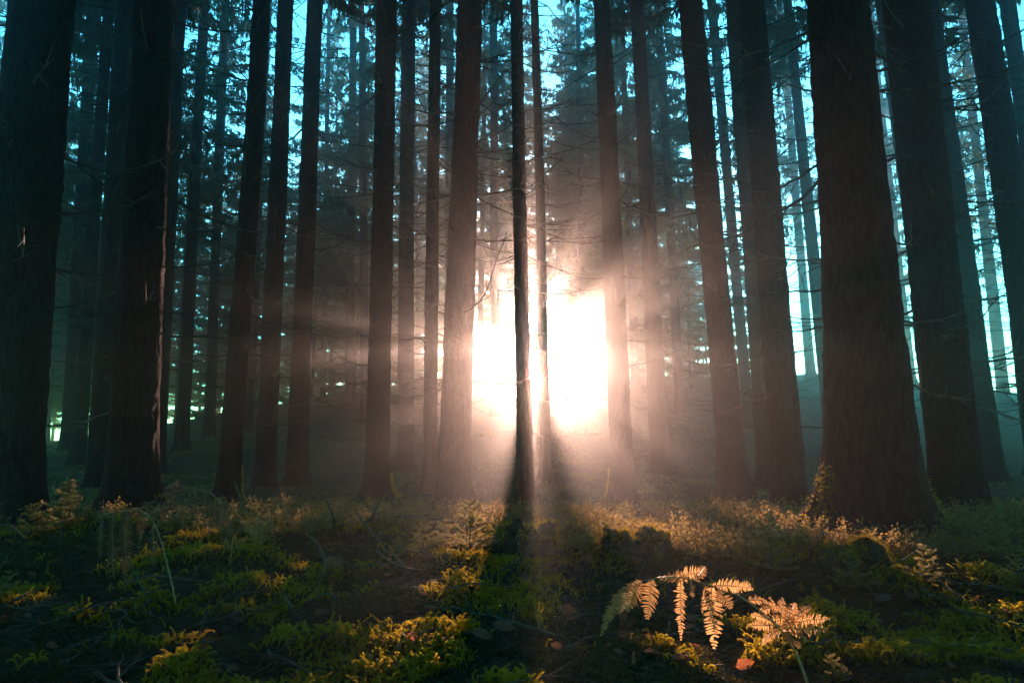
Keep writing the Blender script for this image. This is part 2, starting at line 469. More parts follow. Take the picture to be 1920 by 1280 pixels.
def crown_for(kind, r):
    return {'H': CROWNS_HIGH, 'M': CROWNS_MID, 'L': CROWNS_LOW, 'Y': CROWNS_SCREEN}[kind][int(r.integers(0, {'H': 2, 'M': 3, 'L': 2, 'Y': 3}[kind]))]

for idx, (xt, wt, xb, wb, Y, near, nb, ck, flare, label) in enumerate(TREES):
    r = np.random.default_rng(500 + idx)
    py = 900.0
    for _ in range(6):                       # foot of the tree on the ground at that depth
        P = at(xb, py, Y); z = float(ground(P[0], Y))
        py = 640 - (FPX * math.tan(math.atan2(z - CAM[2], Y) - PITCH))
    B = np.array([P[0], Y, z])
    T = at(xt, 0, Y)
    h = T[2] - z
    lean = ((T[0] - B[0]) / h, 0.0)
    depth_b = Y * _cp + (z - CAM[2]) * _sp; depth_t = Y * _cp + (T[2] - CAM[2]) * _sp
    r0 = wb / 2 * depth_b / FPX * 0.98; r1 = wt / 2 * depth_t / FPX * 0.98
    r1 = min(r1, r0 * 0.97)
    e = empty('spruce_tree', B, label, 'tree', 'spruces of the misty forest')
    C, rad, hs, tr_ob, tr_n = trunk_part(e, B, lean, TREE_H, r0, h, r1, near, flare + (0.3 if flare < 0.6 else 0), 500 + idx)
    c = link_copy(crown_for(ck, r), 'crown', e, (0, 0, 0), (0, 0, r.random() * 6.28))
    # shear the crown with the leaning trunk by tilting it
    c.rotation_euler = (0, math.atan(lean[0]), 2.2 if xb == 1024 else 0)
    c.rotation_mode = 'XYZ'
    for k in range(nb):
        hb = r.uniform(1.0, min(h, 9.0)) if near else r.uniform(1.5, h)
        L = r.uniform(0.25, 1.0) ** 1.3 * (1.2 if near == 2 else 1.7) + 0.15
        az = r.choice([0, math.pi]) + r.normal(0, 0.75)
        if xb == 987 and 1.7 < hb < 4.6: continue      # bare stretch of the stem in front of the sun
        i = int(np.argmin(abs(hs - hb))); rr = rad[i] * 0.9
        loc = C[i] + np.array([math.cos(az) * rr, math.sin(az) * rr, 0])
        b = link_copy(DEAD[int(r.integers(0, 14))], 'branch', e, loc, (r.uniform(-.4, .4), r.uniform(-0.35, 0.25), az), (L, L, L))
    GAPS.append((xb + (xt - xb) * 0.35, label)); MAIN.append((B, r0, e, C, rad, hs, tr_ob, tr_n))
    placed.append((B[0], Y))

# ------------------------------------------------------------------ background stand
def unit_trunk(seed):
    r = np.random.default_rng(seed); n = 10
    hs = np.concatenate([np.arange(-0.4, 3, 0.25), np.linspace(3, TREE_H, 30)])
    rad = np.interp(hs, [0, 3, TREE_H], [0.19, 0.165, 0.02]) * (1 + 0.45 * np.exp(-np.clip(hs, 0, 9) / 0.35))
    P = np.stack([np.cumsum(r.normal(0, 0.008, len(hs))), np.cumsum(r.normal(0, 0.008, len(hs))), hs], -1)
    V, F = tube(P, rad, n); V += r.normal(0, 0.006, V.shape)
    mb = MB(); mb.add(V, F); return mb.mesh('trunk', [M_BARK], smooth=True)
TRUNKS = [unit_trunk(i) for i in range(3)]

def px_of(x, y, z):
    d = np.array([x, y, z]) - CAM
    f = d[1] * _cp + d[2] * _sp
    return 960 + FPX * d[0] / f

ORD = ['first', 'second', 'third', 'fourth', 'fifth', 'sixth', 'seventh', 'eighth', 'ninth', 'tenth', 'eleventh', 'twelfth', 'thirteenth', 'fourteenth', 'fifteenth', 'sixteenth']
bgtrees = []
def try_place(x, y, gap):
    for (a, b) in placed:
        if (a - x) ** 2 + (b - y) ** 2 < gap * gap: return False
    placed.append((x, y)); return True

rb = np.random.default_rng(77)
# added rows of spruces shutting out sunlight on both sides of its opening
rf = np.random.default_rng(8)
for x in list(np.arange(-48, -5.2, 2.1)) + list(np.arange(5.6, 16, 2.1)):
    for y0_ in (61, 68):
        x_, y_ = x + rf.uniform(-.6, .6) + (1.0 if y0_ == 68 else 0), y0_ + rf.uniform(-2, 2)
        placed.append((x_, y_)); bgtrees.append((x_, y_, 'L', 960 + FPX * x_ / y_))
for (x, y) in [(-34, 50), (-38, 56), (-31, 46), (-36, 62), (-41, 64)]:
    placed.append((x, y)); bgtrees.append((x, y, 'L', 960 + FPX * x / y))
for (x, y) in [(1.5, 44), (4.4, 50), (3.6, 37), (6.1, 42), (-1.6, 34), (7.6, 36), (5.3, 57)]:  # slender stems added to split the sunlight into streaks
    placed.append((x, y)); bgtrees.append((x, y, 'H', 960 + FPX * x / y))
for (x, y) in [(-3.8, 66), (9.3, 65.5), (12.0, 71)]:  # crowns added to hold back the higher sunlight
    placed.append((x, y)); bgtrees.append((x, y, 'M', 960 + FPX * x / y))
# added low-branched spruces that screen the sun left and right of the opening it shines through
SCREEN = [(-0.5, 32.5, 9, 0.6), (-3.55, 33, 11, 0.85), (-5.5, 32, 10, 0.9), (-7.4, 34, 12, 1.1), (-9.8, 35, 12, 1.4), (-12.6, 33, 12, 1.5),
          (2.65, 32, 8, 0.42), (4.9, 33, 11, 1.15), (7.3, 32, 12, 0.95), (9.6, 35, 12, 1.3), (12.4, 33, 12, 1.4)]
for (x, y, h_, r_) in SCREEN:
    x -= 0.45
    placed.append((x, y)); bgtrees.append((x, y, ('Y', h_, r_), 960 + FPX * x / y))
for (x, y) in [(3.3, 38.0), (0.4, 38.5), (-1.9, 41), (-5.4, 40), (5.9, 40), (9.2, 43), (-9.5, 44), (-13, 41), (-17, 45), (0.2, 50), (4.9, 49), (8.2, 52), (12.5, 50)]:  # second row added to close the sun opening from above
    placed.append((x, y)); bgtrees.append((x, y, 'L', 960 + FPX * x / y))
for (x, y) in [(-4.4, 58), (-3.2, 53), (-6.3, 57), (-9.6, 52), (-12.5, 58), (-15.8, 53), (-19, 57), (-22.5, 52), (-26, 57), (-4.8, 61), (-11, 62), (-17.5, 63),
               (9.2, 60), (12.4, 56), (15.6, 61), (19.0, 57), (23, 62), (10.9, 66), (17.6, 67)]:  # bushy trees added farther back to block low sun
    placed.append((x, y)); bgtrees.append((x, y, 'Y', 960 + FPX * x / y))
for (x, y) in [(12.9, 45)]:  # one more added sun blocker
    placed.append((x, y)); bgtrees.append((x, y, 'Y', 960 + FPX * x / y))
for _ in range(6000):
    y = rb.uniform(26, 74); u = rb.uniform(-0.86, 0.86); x = u * y
    px = 960 + u * FPX
    # towards the sun only trees beside the line of light; thin out the open right-hand meadow
    dx = x - y * math.tan(SUN_AZ)
    if abs(dx) < 2.2: continue
    if abs(dx) < 9 and rb.random() < 0.6: continue
    if u > 0.28 and y > 34: continue
    if not try_place(x, y, 4.2 if u < -0.1 else 4.8 if u < 0.1 else (5.6 if u < 0.25 else 7.5)): continue
    if abs(dx) < 9: kind = 'H' if y > 40 else 'M'
    elif u < -0.1: kind = 'L' if (y > 55 and rb.random() < 0.75) else 'M'
    elif u < 0.3: kind = 'L' if (y > 52 and rb.random() < 0.6) else 'M'
    else: kind = 'M'
    bgtrees.append((x, y, kind, px))
    if len(bgtrees) >= 175: break
# the stand beside and behind the camera
side = []
for _ in range(4000):
    y = rb.uniform(-24, 46); x = rb.uniform(-42, 42)
    if y > 0 and abs(x) < 0.86 * y + 1.8: continue
    if y <= 0 and (x * x + y * y) < 9: continue
    if try_place(x, y, 3.8): side.append((x, y, 'L' if (y < -7 or (abs(x) > 22 and y < 12)) else ('H' if y < 15 else 'M'), 0))
    if len(side) >= 150: break

mids = sorted(GAPS)
def gap_of(px):
    l = [g for g in mids if g[0] <= px]; rr = [g for g in mids if g[0] > px]
    return (l[-1][1] if l else None), (rr[0][1] if rr else None)
from collections import defaultdict
buckets = defaultdict(list)
def bg_tree(x, y, kind, label, group, k):
    z = float(ground(x, y))
    e = empty('spruce_tree', (x, y, z), label, 'tree', group, rb.random() * 6.28)
    s = rb.uniform(0.82, 1.1) * (0.55 if kind == 'Y' else 1.0)
    w = s
    if isinstance(kind, tuple): kind, s, w = kind[0], kind[1] / TREE_H, kind[2] / 3.9
    tilt = (rb.normal(0, 0.012), rb.normal(0, 0.012), 0)
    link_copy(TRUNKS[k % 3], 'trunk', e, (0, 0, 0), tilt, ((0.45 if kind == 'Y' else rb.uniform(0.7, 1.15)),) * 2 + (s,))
    link_copy(crown_for(kind, rb), 'crown', e, (0, 0, 0), tilt, (w, w, s))
    return e
NICK = {-2: 'left-edge trunk', 240: 'thick left trunk', 425: 'mossy-footed trunk', 706: 'sunlit-edged trunk', 849: 'widest central trunk',
        987: 'trunk before sun', 1169: 'brown branchy trunk', 1485: 'dark leaning trunk', 1650: 'biggest right trunk', 1802: 'second biggest trunk', 1985: 'right corner trunk'}
marks = sorted([(t[2] + (t[0] - t[2]) * 0.3, NICK[t[2]]) for t in TREES if t[2] in NICK])
bs = sorted(bgtrees, key=lambda t: t[3])
count = defaultdict(int)
for k, (x, y, kind, px) in enumerate(bs):
    px = px_of(x, y, float(ground(x, y)) + 3.0)
    if px < -60 or px > 1990:
        bg_tree(x, y, kind, 'tall spruce standing outside the picture frame beside or behind the viewer', 'spruces outside the frame', k); continue
    l = [m for m in marks if m[0] <= px]; r_ = [m for m in marks if m[0] > px]
    what = 'added sun-screening bushy young spruce' if isinstance(kind, tuple) or kind == 'Y' else ('far low-branched spruce' if kind == 'L' else 'far bare-stemmed spruce')
    if not l: where = 'left of the ' + r_[0][1]
    elif not r_: where = 'right of the ' + l[-1][1]
    else: where = 'between %s and %s' % (l[-1][1], r_[0][1])
    count[(what, where)] += 1
    bg_tree(x, y, kind, '%s %s from left %s' % (ORD[min(count[(what, where)] - 1, 15)], what, where), 'background spruces in the haze', k)
for k, (x, y, kind, _) in enumerate(side):
    bg_tree(x, y, kind, 'tall spruce standing outside the picture frame beside or behind the viewer', 'spruces outside the frame', k)

# ------------------------------------------------------------------ ground cover (uncountable: one object each)
def scatter(templates, P, yaw, sc, tilt=None, seed=0):
    """many small copies of template meshes gathered into one mesh"""
    r = np.random.default_rng(seed)
    mb = MB(); pick = r.integers(0, len(templates), len(P))
    for ti, parts in enumerate(templates):
        idx = np.where(pick == ti)[0]
        if not len(idx): continue
        c, s = np.cos(yaw[idx]), np.sin(yaw[idx])
        for (V, F, m) in parts:
            V = np.asarray(V, float)
            X = V[None, :, 0] * c[:, None] - V[None, :, 1] * s[:, None]
            Y = V[None, :, 0] * s[:, None] + V[None, :, 1] * c[:, None]
            Z = np.broadcast_to(V[None, :, 2], X.shape)
            W = np.stack([X, Y, Z], -1) * sc[idx][:, None, None]
            if tilt is not None:
                W[..., 0] += W[..., 2] * tilt[idx, 0][:, None]; W[..., 1] += W[..., 2] * tilt[idx, 1][:, None]
            W += P[idx][:, None]
            FF = np.asarray(F)[None] + (np.arange(len(idx)) * len(V))[:, None, None]
            mb.add(W.reshape(-1, 3), FF.reshape(-1, FF.shape[-1]), m)
    return mb

def sprig(seed):
    """one curled moss shoot, 1 unit long, fuzzy with small leaves"""
    r = np.random.default_rng(seed)
    n = 13; s = np.linspace(0, 1, n)
    curl = r.uniform(0.6, 2.6)
    ang = curl * s ** 1.6
    x = np.cumsum(np.sin(ang)) / n; z = np.cumsum(np.cos(ang)) / n
    y = r.uniform(-0.2, 0.2) * s ** 2
    P = np.stack([x, y, z], -1)
    T = np.gradient(P, axis=0); T /= np.linalg.norm(T, axis=1, keepdims=True)
    V = []; F = []
    for i in range(1, n):
        w = 0.13 * (1 - 0.45 * s[i])
        for q in range(4):
            a = q * 1.571 + i * 0.8 + r.uniform(-.3, .3)
            A = np.cross(T[i], [0.2, 1, 0.1]); A /= np.linalg.norm(A); B = np.cross(T[i], A)
            d = math.cos(a) * A + math.sin(a) * B
            k = len(V)
            e = np.cross(d, T[i]) * 0.05
            V += [P[i] + e, P[i] - e, P[i] + d * w + T[i] * 0.10]; F.append((k, k + 1, k + 2))
    k = len(V); v, f = tube(P, np.linspace(0.022, 0.012, n), 3)
    return [(V, F, 0), (v, f, 0)]

rm = np.random.default_rng(5)
N = 120000
y = 1.7 + 5.6 * rm.random(N) ** 1.35
x = (rm.random(N) * 2 - 1) * (0.86 * y + 0.35)
msk = vnoise(x * 2.1 + 31, y * 2.1 + 8) * 0.6 + vnoise(x * 6.3, y * 6.3 + 40) * 0.4
def relief(x, y):
    return ground(x, y) - 0.25 * (ground(x + .16, y) + ground(x - .16, y) + ground(x, y + .16) + ground(x, y - .16))
rel = relief(x, y)
msk = msk + np.clip(rel * 9, -0.15, 0.22)
keep = msk + rm.normal(0, 0.05, N) > 0.53
x, y, msk = x[keep], y[keep], msk[keep]
x, y, msk = x[:24000], y[:24000], msk[:24000]
P = np.stack([x, y, ground(x, y) - 0.004], -1)
hh = (0.018 + 0.030 * rm.random(len(x)) + 0.05 * np.clip(msk - 0.53, -.1, .2)) * 1.15
mb = scatter([sprig(i) for i in range(8)], P, rm.random(len(x)) * 6.28, hh, rm.normal(0, 0.35, (len(x), 2)), 9)
def tuft(seed):
    r = np.random.default_rng(seed); V = []; F = []
    for q in range(7):
        d = np.array([r.normal(0, .5), r.normal(0, .5), 1.0]); b = np.array([r.normal(0, .5), r.normal(0, .5), 0]); e = r.normal(size=3) * .11; k = len(V)
        V += [b - e, b + e, b + d * r.uniform(.6, 1.1)]; F.append((k, k + 1, k + 2))
    return [(V, F, 0)]
N2 = 110000
y2 = 1.7 + 6.5 * rm.random(N2) ** 1.4; x2 = (rm.random(N2) * 2 - 1) * (0.86 * y2 + 0.35)
k2 = vnoise(x2 * 1.3 + 71, y2 * 1.3 + 18) * .6 + vnoise(x2 * 5, y2 * 5) * .4 + rm.normal(0, .06, N2) > 0.42
x2, y2 = x2[k2], y2[k2]
mb2 = scatter([[(V_, F_, 1) for (V_, F_, m_) in tuft(i)] for i in range(8)], np.stack([x2, y2, ground(x2, y2) - .002], -1), rm.random(len(x2)) * 6.28, rm.uniform(.008, .020, len(x2)), None, 19)
off = mb.n
mb.V += mb2.V; mb.F += [f + off for f in mb2.F]; mb.M += mb2.M; mb.n += mb2.n
tag(mb.build('moss', [M_MOSS, M_MOSSLOW]), kind='stuff', label='curled yellow-green moss shoots carpeting the foreground')

# needle litter and twiggy debris between the moss
N = 60000
y = 1.7 + 6.5 * rm.random(N) ** 1.3; x = (rm.random(N) * 2 - 1) * (0.86 * y + 0.3)
P = np.stack([x, y, ground(x, y) + 0.004], -1)
def litter_bit(seed):
    r = np.random.default_rng(seed); a = r.uniform(0, 0.5)
    q = np.array([[0, 0, 0], [0.5, 0.05, 0.12 * a], [1, r.uniform(-.2, .2), 0.5 * a]])
    v, f = tube(q, [0.03, 0.03, 0.015], 3); return [(v, f, 0)]
mb = scatter([litter_bit(i) for i in range(6)], P, rm.random(N) * 6.28, rm.uniform(0.012, 0.07, N), None, 10)
tag(mb.build('needle_litter', M_TWIG), kind='stuff', label='dry needles and twig bits littering the forest floor')

# low bilberry and herb undergrowth along the brow
def herb(seed):
    r = np.random.default_rng(seed); parts = []; LV = []; LF = []
    for st in range(int(r.integers(2, 4))):
        d = np.array([r.normal(0, .35), r.normal(0, .35), 1.0])
        s = np.linspace(0, 1, 6)[:, None]
        Pp = s * d * r.uniform(0.6, 1.0) + np.array([r.normal(0, .1), r.normal(0, .1), 0]) * s ** 2
        v, f = tube(Pp, np.linspace(0.012, 0.005, 6), 3); parts.append((v, f, 1))
        for q in range(int(r.integers(9, 16))):
            b = Pp[int(r.integers(1, 6))] + r.normal(0, 0.05, 3)
            e1 = r.normal(size=3); e1[2] *= 0.5; e1 /= np.linalg.norm(e1); e2 = np.cross(e1, r.normal(size=3)); e2 /= np.linalg.norm(e2)
            l = r.uniform(0.07, 0.15); w = l * 0.32; k = len(LV)
            LV += [b, b + e1 * l * .5 + e2 * w, b + e1 * l, b + e1 * l * .5 - e2 * w]; LF.append((k, k + 1, k + 2, k + 3))
    parts.append((LV, LF, 0)); return parts
N = 9500
y = 3.7 + 5.5 * rm.random(N) ** 1.3; x = (rm.random(N) * 2 - 1) * (0.84 * y + 0.3)
dens = vnoise(x * 1.1 + 3, y * 1.1 + 60) * 0.7 + 0.3 * vnoise(x * 3, y * 3)
k = (dens > 0.40) & ~((y < 4.4) & (x < 0.1))
x, y = x[k], y[k]
P = np.stack([x, y, ground(x, y) - 0.01], -1)
hs_ = rm.uniform(0.08, 0.24, len(x)) * (0.75 + 0.25 * np.clip((y - 4) / 3, 0, 1))
mb = scatter([herb(i) for i in range(8)], P, rm.random(len(x)) * 6.28, hs_, None, 12)
tag(mb.build('undergrowth', [M_HERB, M_TWIG]), kind='stuff', label='low bilberry and herb tangle along the brow of the bank')

# sparse grass and herbs on the far slope
def blade(seed):
    r = np.random.default_rng(seed); V = []; F = []
    for q in range(5):
        d = np.array([r.normal(0, .5), r.normal(0, .5), 1.0]); s = r.normal(size=3) * 0.04; b = np.array([r.normal(0, .2), r.normal(0, .2), 0]); k = len(V)
        V += [b - s, b + s, b + d * 0.6 + s * .6, b + d * 0.6 + np.array([d[0] * .4, d[1] * .4, 0.15])]; F.append((k, k + 1, k + 2, k + 3))
    return [(V, F, 0)]
N = 30000
y = 7 + 44 * rm.random(N) ** 1.2; x = (rm.random(N) * 2 - 1) * (0.84 * y)
k = vnoise(x * .8, y * .8 + 11) > 0.35
x, y = x[k], y[k]; P = np.stack([x, y, ground(x, y) - 0.01], -1)
mb = scatter([blade(i) for i in range(6)], P, rm.random(len(x)) * 6.28, rm.uniform(0.05, 0.13, len(x)), None, 13)
tag(mb.build('grass', M_GRASS), kind='stuff', label='sparse pale grass tufts on the shaded slope behind')

# ------------------------------------------------------------------ moss fringes on trunk feet
def moss_fringe(i, az0, spread, h1, count, seed):
    B, r0, e, C, rad, hs, tr_ob, n = MAIN[i]
    me = tr_ob.data
    r = np.random.default_rng(seed); V = []; F = []
    for q in range(count):
        h = h1 * r.random() ** 1.5
        a = az0 + r.normal(0, spread)
        j = int(np.argmin(abs(hs - h)))
        vi = j * n + int(round(a / 6.2832 * n)) % n
        if vi >= len(me.vertices): continue
        p = np.array(me.vertices[vi].co)
        d = p - C[j]; d[2] = 0; d /= np.linalg.norm(d) + 1e-6
        p = p + r.normal(0, 0.012, 3)
        t = d * r.uniform(0.3, 1) + np.array([0, 0, r.uniform(-.3, 1)]) + r.normal(0, .4, 3); t /= np.linalg.norm(t)
        s = np.cross(t, r.normal(size=3)); s /= np.linalg.norm(s); k = len(V)
        l = r.uniform(0.008, 0.022); V += [p - s * .003, p + s * .003, p + t * l + s * .002, p + t * l - s * .002]; F.append((k, k + 1, k + 2, k + 3))
    mb = MB(); mb.add(V, F); mb.build('moss_fringe', M_MOSS, e)
idx_of = {t[-1].split()[0] + str(t[2]): i for i, t in enumerate(TREES)}
def tree_at(xb): return [i for i, t in enumerate(TREES) if t[2] == xb][0]
moss_fringe(tree_at(1650), math.pi - 0.1, 0.15, 0.5, 900, 1)
moss_fringe(tree_at(1650), 0.15, 0.16, 0.5, 800, 2)
moss_fringe(tree_at(425), 0.25, 0.14, 0.5, 600, 3)
moss_fringe(tree_at(706), 0.25, 0.2, 0.35, 1300, 4)
moss_fringe(tree_at(849), 0.25, 0.14, 0.4, 600, 5)
moss_fringe(tree_at(1169), math.pi - 0.25, 0.14, 0.5, 600, 6)
moss_fringe(tree_at(240), 0.3, 0.12, 0.3, 350, 7)

# ------------------------------------------------------------------ mossy stumps and root humps
def stump(px, py, w, h, Y, label, seed, gaps=0, flat=0.5):
    r = np.random.default_rng(seed)
    Y = float(np.clip(hit(px, py)[1], 2.4, 4.9)); P = at(px, py, Y); x, yv = P[0], Y; z = float(ground(x, yv)) - 0.03
    top = at(px, py - h, Y)[2]; H = max(0.06, top - z)
    W = w / FPX * Y / 2
    e = empty('mossy_stump', (x, yv, z), label, 'stump')
    n, m = 40, 22
    a = np.linspace(0, 2 * np.pi, n, endpoint=False)
    prof = []
    for i in range(m):
        t = i / (m - 1)
        if t < 0.6: prof.append((1.08 - 0.12 * t / 0.6, t / 0.6 * 0.82))
        else:
            q = (t - 0.6) / 0.4; prof.append((0.96 * math.cos(q * math.pi / 2) ** flat, 0.82 + 0.18 * math.sin(q * math.pi / 2)))
    V = []
    lob = 1 + 0.10 * np.sin(2 * a + r.random() * 6) + 0.08 * np.sin(5 * a + r.random() * 6)
    for (rr, zz) in prof:
        x_ = np.cos(a) * rr * lob; y_ = np.sin(a) * rr * lob
        bump = (vnoise(x_ * 2.1 + seed * 5, y_ * 2.1 + zz * 3) - .6) * 0.75 * (1 if zz > 0.5 else .4)
        V.append(np.stack([x_ * W + r.normal(0, .004, n), y_ * W * 0.8 + r.normal(0, .004, n), np.clip((zz + bump * (zz > .3)) * H, -0.05, 9) + r.normal(0, .003, n)], -1))
    V = np.concatenate(V)
    i = np.arange(m - 1)[:, None] * n; j = np.arange(n)[None]; j2 = (j + 1) % n
    F = np.stack([i + j, i + j2, i + n + j2, i + n + j], -1).reshape(-1, 4)
    mb = MB(); mb.add(V, F); mb.build('wood', M_STUMP, e, smooth=True)
    up = V[V[:, 2] > H * 0.62]
    k = r.integers(0, len(up), 1500); k = k[vnoise(up[k][:, 0] * 14 + seed, up[k][:, 1] * 14) > .38]; NN = len(k)
    Pm = up[k] + r.normal(0, 0.010, (NN, 3)) * np.array([1, 1, 0.4])
    scatter([sprig(50 + q) for q in range(4)], Pm, r.random(NN) * 6.28, r.uniform(0.008, 0.022, NN), r.normal(0, .5, (NN, 2)), seed).build('moss_cap', M_MOSS, e)
    return e
stump(997, 1050, 92, 62, 4.3, 'dark rotten mossy stump below the trunk in front of the sun', 1)
stump(1170, 1040, 74, 50, 4.6, 'left hump of the two moss-rimmed stumps right of centre', 2)
stump(1222, 1042, 62, 44, 4.7, 'right hump of the two moss-rimmed stumps right of centre', 3)
stump(1578, 1070, 80, 40, 3.7, 'green mossy root hump, left of two in front of the biggest trunk', 4, flat=.35)
stump(1630, 1068, 66, 46, 3.8, 'green mossy root hump, taller right one in front of the biggest trunk', 5, flat=.35)

# ------------------------------------------------------------------ spruce seedlings
def seedling_meshes(seed, lush):
    r = np.random.default_rng(seed)
    st = MB(); nd = MB(); Q = []
    s = np.linspace(0, 1, 9)
    ax = np.stack([np.cumsum(r.normal(0, .012, 9)), np.cumsum(r.normal(0, .012, 9)), s], -1); ax -= ax[0]; ax[:, 2] = s
    v, f = tube(ax, np.linspace(0.014, 0.004, 9), 5); st.add(v, f)
    def twig(b, d, l, lvl):
        k = np.linspace(0, 1, 6)[:, None]
        Pp = b + d * l * k + np.array([0, 0, 0.12 * l]) * k ** 2
        v, f = tube(Pp, np.linspace(0.006, 0.002, 6) * (1 if lvl == 0 else .6), 3); st.add(v, f)
        n = int(l * 300 * lush)
        for q in range(n):
            u = r.uniform(0.12, 1.0) * 5; i = min(4, int(u)); p = Pp[i] + (Pp[i + 1] - Pp[i]) * (u - i)
            side = r.normal(size=3); side -= d * side.dot(d); side /= np.linalg.norm(side) + 1e-6; side[2] = abs(side[2]) * .4 + side[2] * .3
            t = side + d * 0.6; t /= np.linalg.norm(t)
            Q.append((p, t, r.uniform(0.035, 0.06)))
        if lvl == 0:
            for q in range(int(l * 14)):
                i = int(r.integers(1, 5)); sd = r.choice([-1, 1]); a = sd * r.uniform(.6, 1.0)
                d2 = np.array([d[0] * math.cos(a) - d[1] * math.sin(a), d[0] * math.sin(a) + d[1] * math.cos(a), d[2] * .6]); d2 /= np.linalg.norm(d2)
                twig(Pp[i], d2, l * r.uniform(.25, .5), 1)
    h = 0.16
    while h < 0.98:
        for q in range(int(r.integers(3, 6))):
            az = r.random() * 6.28; l = (0.52 * (1 - h) + 0.10) * r.uniform(.7, 1.15)
            d = np.array([math.cos(az), math.sin(az), r.uniform(0.0, 0.35) + h * .4]); d /= np.linalg.norm(d)
            b = np.array([np.interp(h, s, ax[:, 0]), np.interp(h, s, ax[:, 1]), h]); twig(b, d, l, 0)
        h += r.uniform(.10, .17)
    b = np.array([q[0] for q in Q]); t = np.array([q[1] for q in Q]); l = np.array([q[2] for q in Q])[:, None]
    w = np.cross(t, r.normal(size=t.shape)); w /= np.linalg.norm(w, axis=1, keepdims=True); w *= 0.0065
    V = np.stack([b - w, b + w, b + t * l + w * .5, b + t * l - w * .5], 1).reshape(-1, 3)
    nd.add(V, np.arange(len(V)).reshape(-1, 4))
    return st.mesh('stem', [M_TWIG]), nd.mesh('needles', [M_SEEDNEEDLE])
SEED = [seedling_meshes(200 + i, 1.0 if i < 3 else 0.6) for i in range(5)]
def seedling(px, py, hpx, Y, label, k, group='spruce seedlings on the bank'):
    Y = float(np.clip(hit(px, py)[1], 2.0, 5.4)); P = at(px, py, Y); x = P[0]; z = float(ground(x, Y)) - 0.01
    e = empty('spruce_seedling', (x, Y, z), label, 'seedling', group, random.random() * 6.28)
    topz = at(px, py - hpx, Y)[2]
    s = max(0.08, topz - z) if hpx else 0.3
    link_copy(SEED[k][0], 'stem', e, sc=s); link_copy(SEED[k][1], 'needles', e, sc=s)
SL = [
 (118, 1000, 95, 3.9, 'dark spruce seedling in front of the massive left-edge trunk', 0),
 (60, 1005, 60, 4.3, 'small dim seedling at the foot of the left-edge trunk', 1),
 (165, 985, 40, 4.6, 'low seedling between the two thick left trunks, nearer the thick black one', 2),
 (460, 1010, 70, 4.2, 'yellow-lit seedling below the mossy-footed leaning trunk', 1),
 (500, 1000, 40, 4.5, 'small golden seedling just right of the yellow-lit one', 2),
 (600, 985, 30, 4.6, 'sunlit golden seedling left of the short black upright stick', 0),
 (650, 985, 45, 4.7, 'sunlit pinkish seedling right of the short black upright stick', 1),
 (745, 1045, 40, 3.9, 'small bright green seedling left of the largest glowing seedling', 2),
 (793, 1045, 70, 3.9, 'glowing seedling immediately left of the largest pink-white one', 0),
 (835, 1030, 60, 4.1, 'thin glowing seedling touching the largest pink-white one', 4),
 (884, 1040, 100, 3.9, 'largest pink-white glowing seedling left of the dark rotten stump', 1),
 (930, 1020, 50, 4.3, 'small seedling between the largest glowing seedling and the dark stump', 3),
 (1060, 1040, 60, 4.0, 'seedling just right of the dark rotten stump', 3),
 (1095, 1045, 65, 3.9, 'thin speckled seedling left of the pair of moss-rimmed stumps', 4),
 (1168, 975, 30, 5.6, 'tiny warm-lit seedling on top behind the left moss-rimmed stump', 0),
 (1225, 1060, 40, 3.7, 'pale seedling below the pair of moss-rimmed stumps', 2),
 (1290, 1045, 55, 4.1, 'dim green seedling right of the pair of moss-rimmed stumps', 3),
 (1345, 1050, 60, 3.9, 'dull seedling above the fern tip pointing up', 0),
 (1400, 1060, 60, 3.7, 'bushy dim seedling left of the tall one with a dark stem', 2),
 (1444, 1080, 110, 3.4, 'tall spreading seedling with a dark stem left of the biggest trunk', 1),
 (1500, 1040, 50, 3.9, 'seedling touching the left root of the biggest trunk', 3),
 (1596, 1110, 72, 2.9, 'fuzzy seedling standing below the green mossy root humps', 2),
 (1735, 1100, 80, 3.0, 'frosty pale thin seedling below the right root of the biggest trunk', 4),
 (1815, 1040, 40, 3.8, 'small dark seedling at the foot of the second biggest trunk', 3),
 (1872, 1050, 88, 3.7, 'fresh green seedling at the right edge beside the second biggest trunk', 0),
 (1905, 1100, 60, 3.1, 'dim seedling low at the right edge of the picture', 3),
 (1560, 1285, 60, 2.2, 'frosty low seedling at the bottom edge right of the fern stem', 2),
 (15, 1130, 60, 2.9, 'dark seedling with pale specks at the lower left edge', 3),
]
for a in SL: seedling(*a)

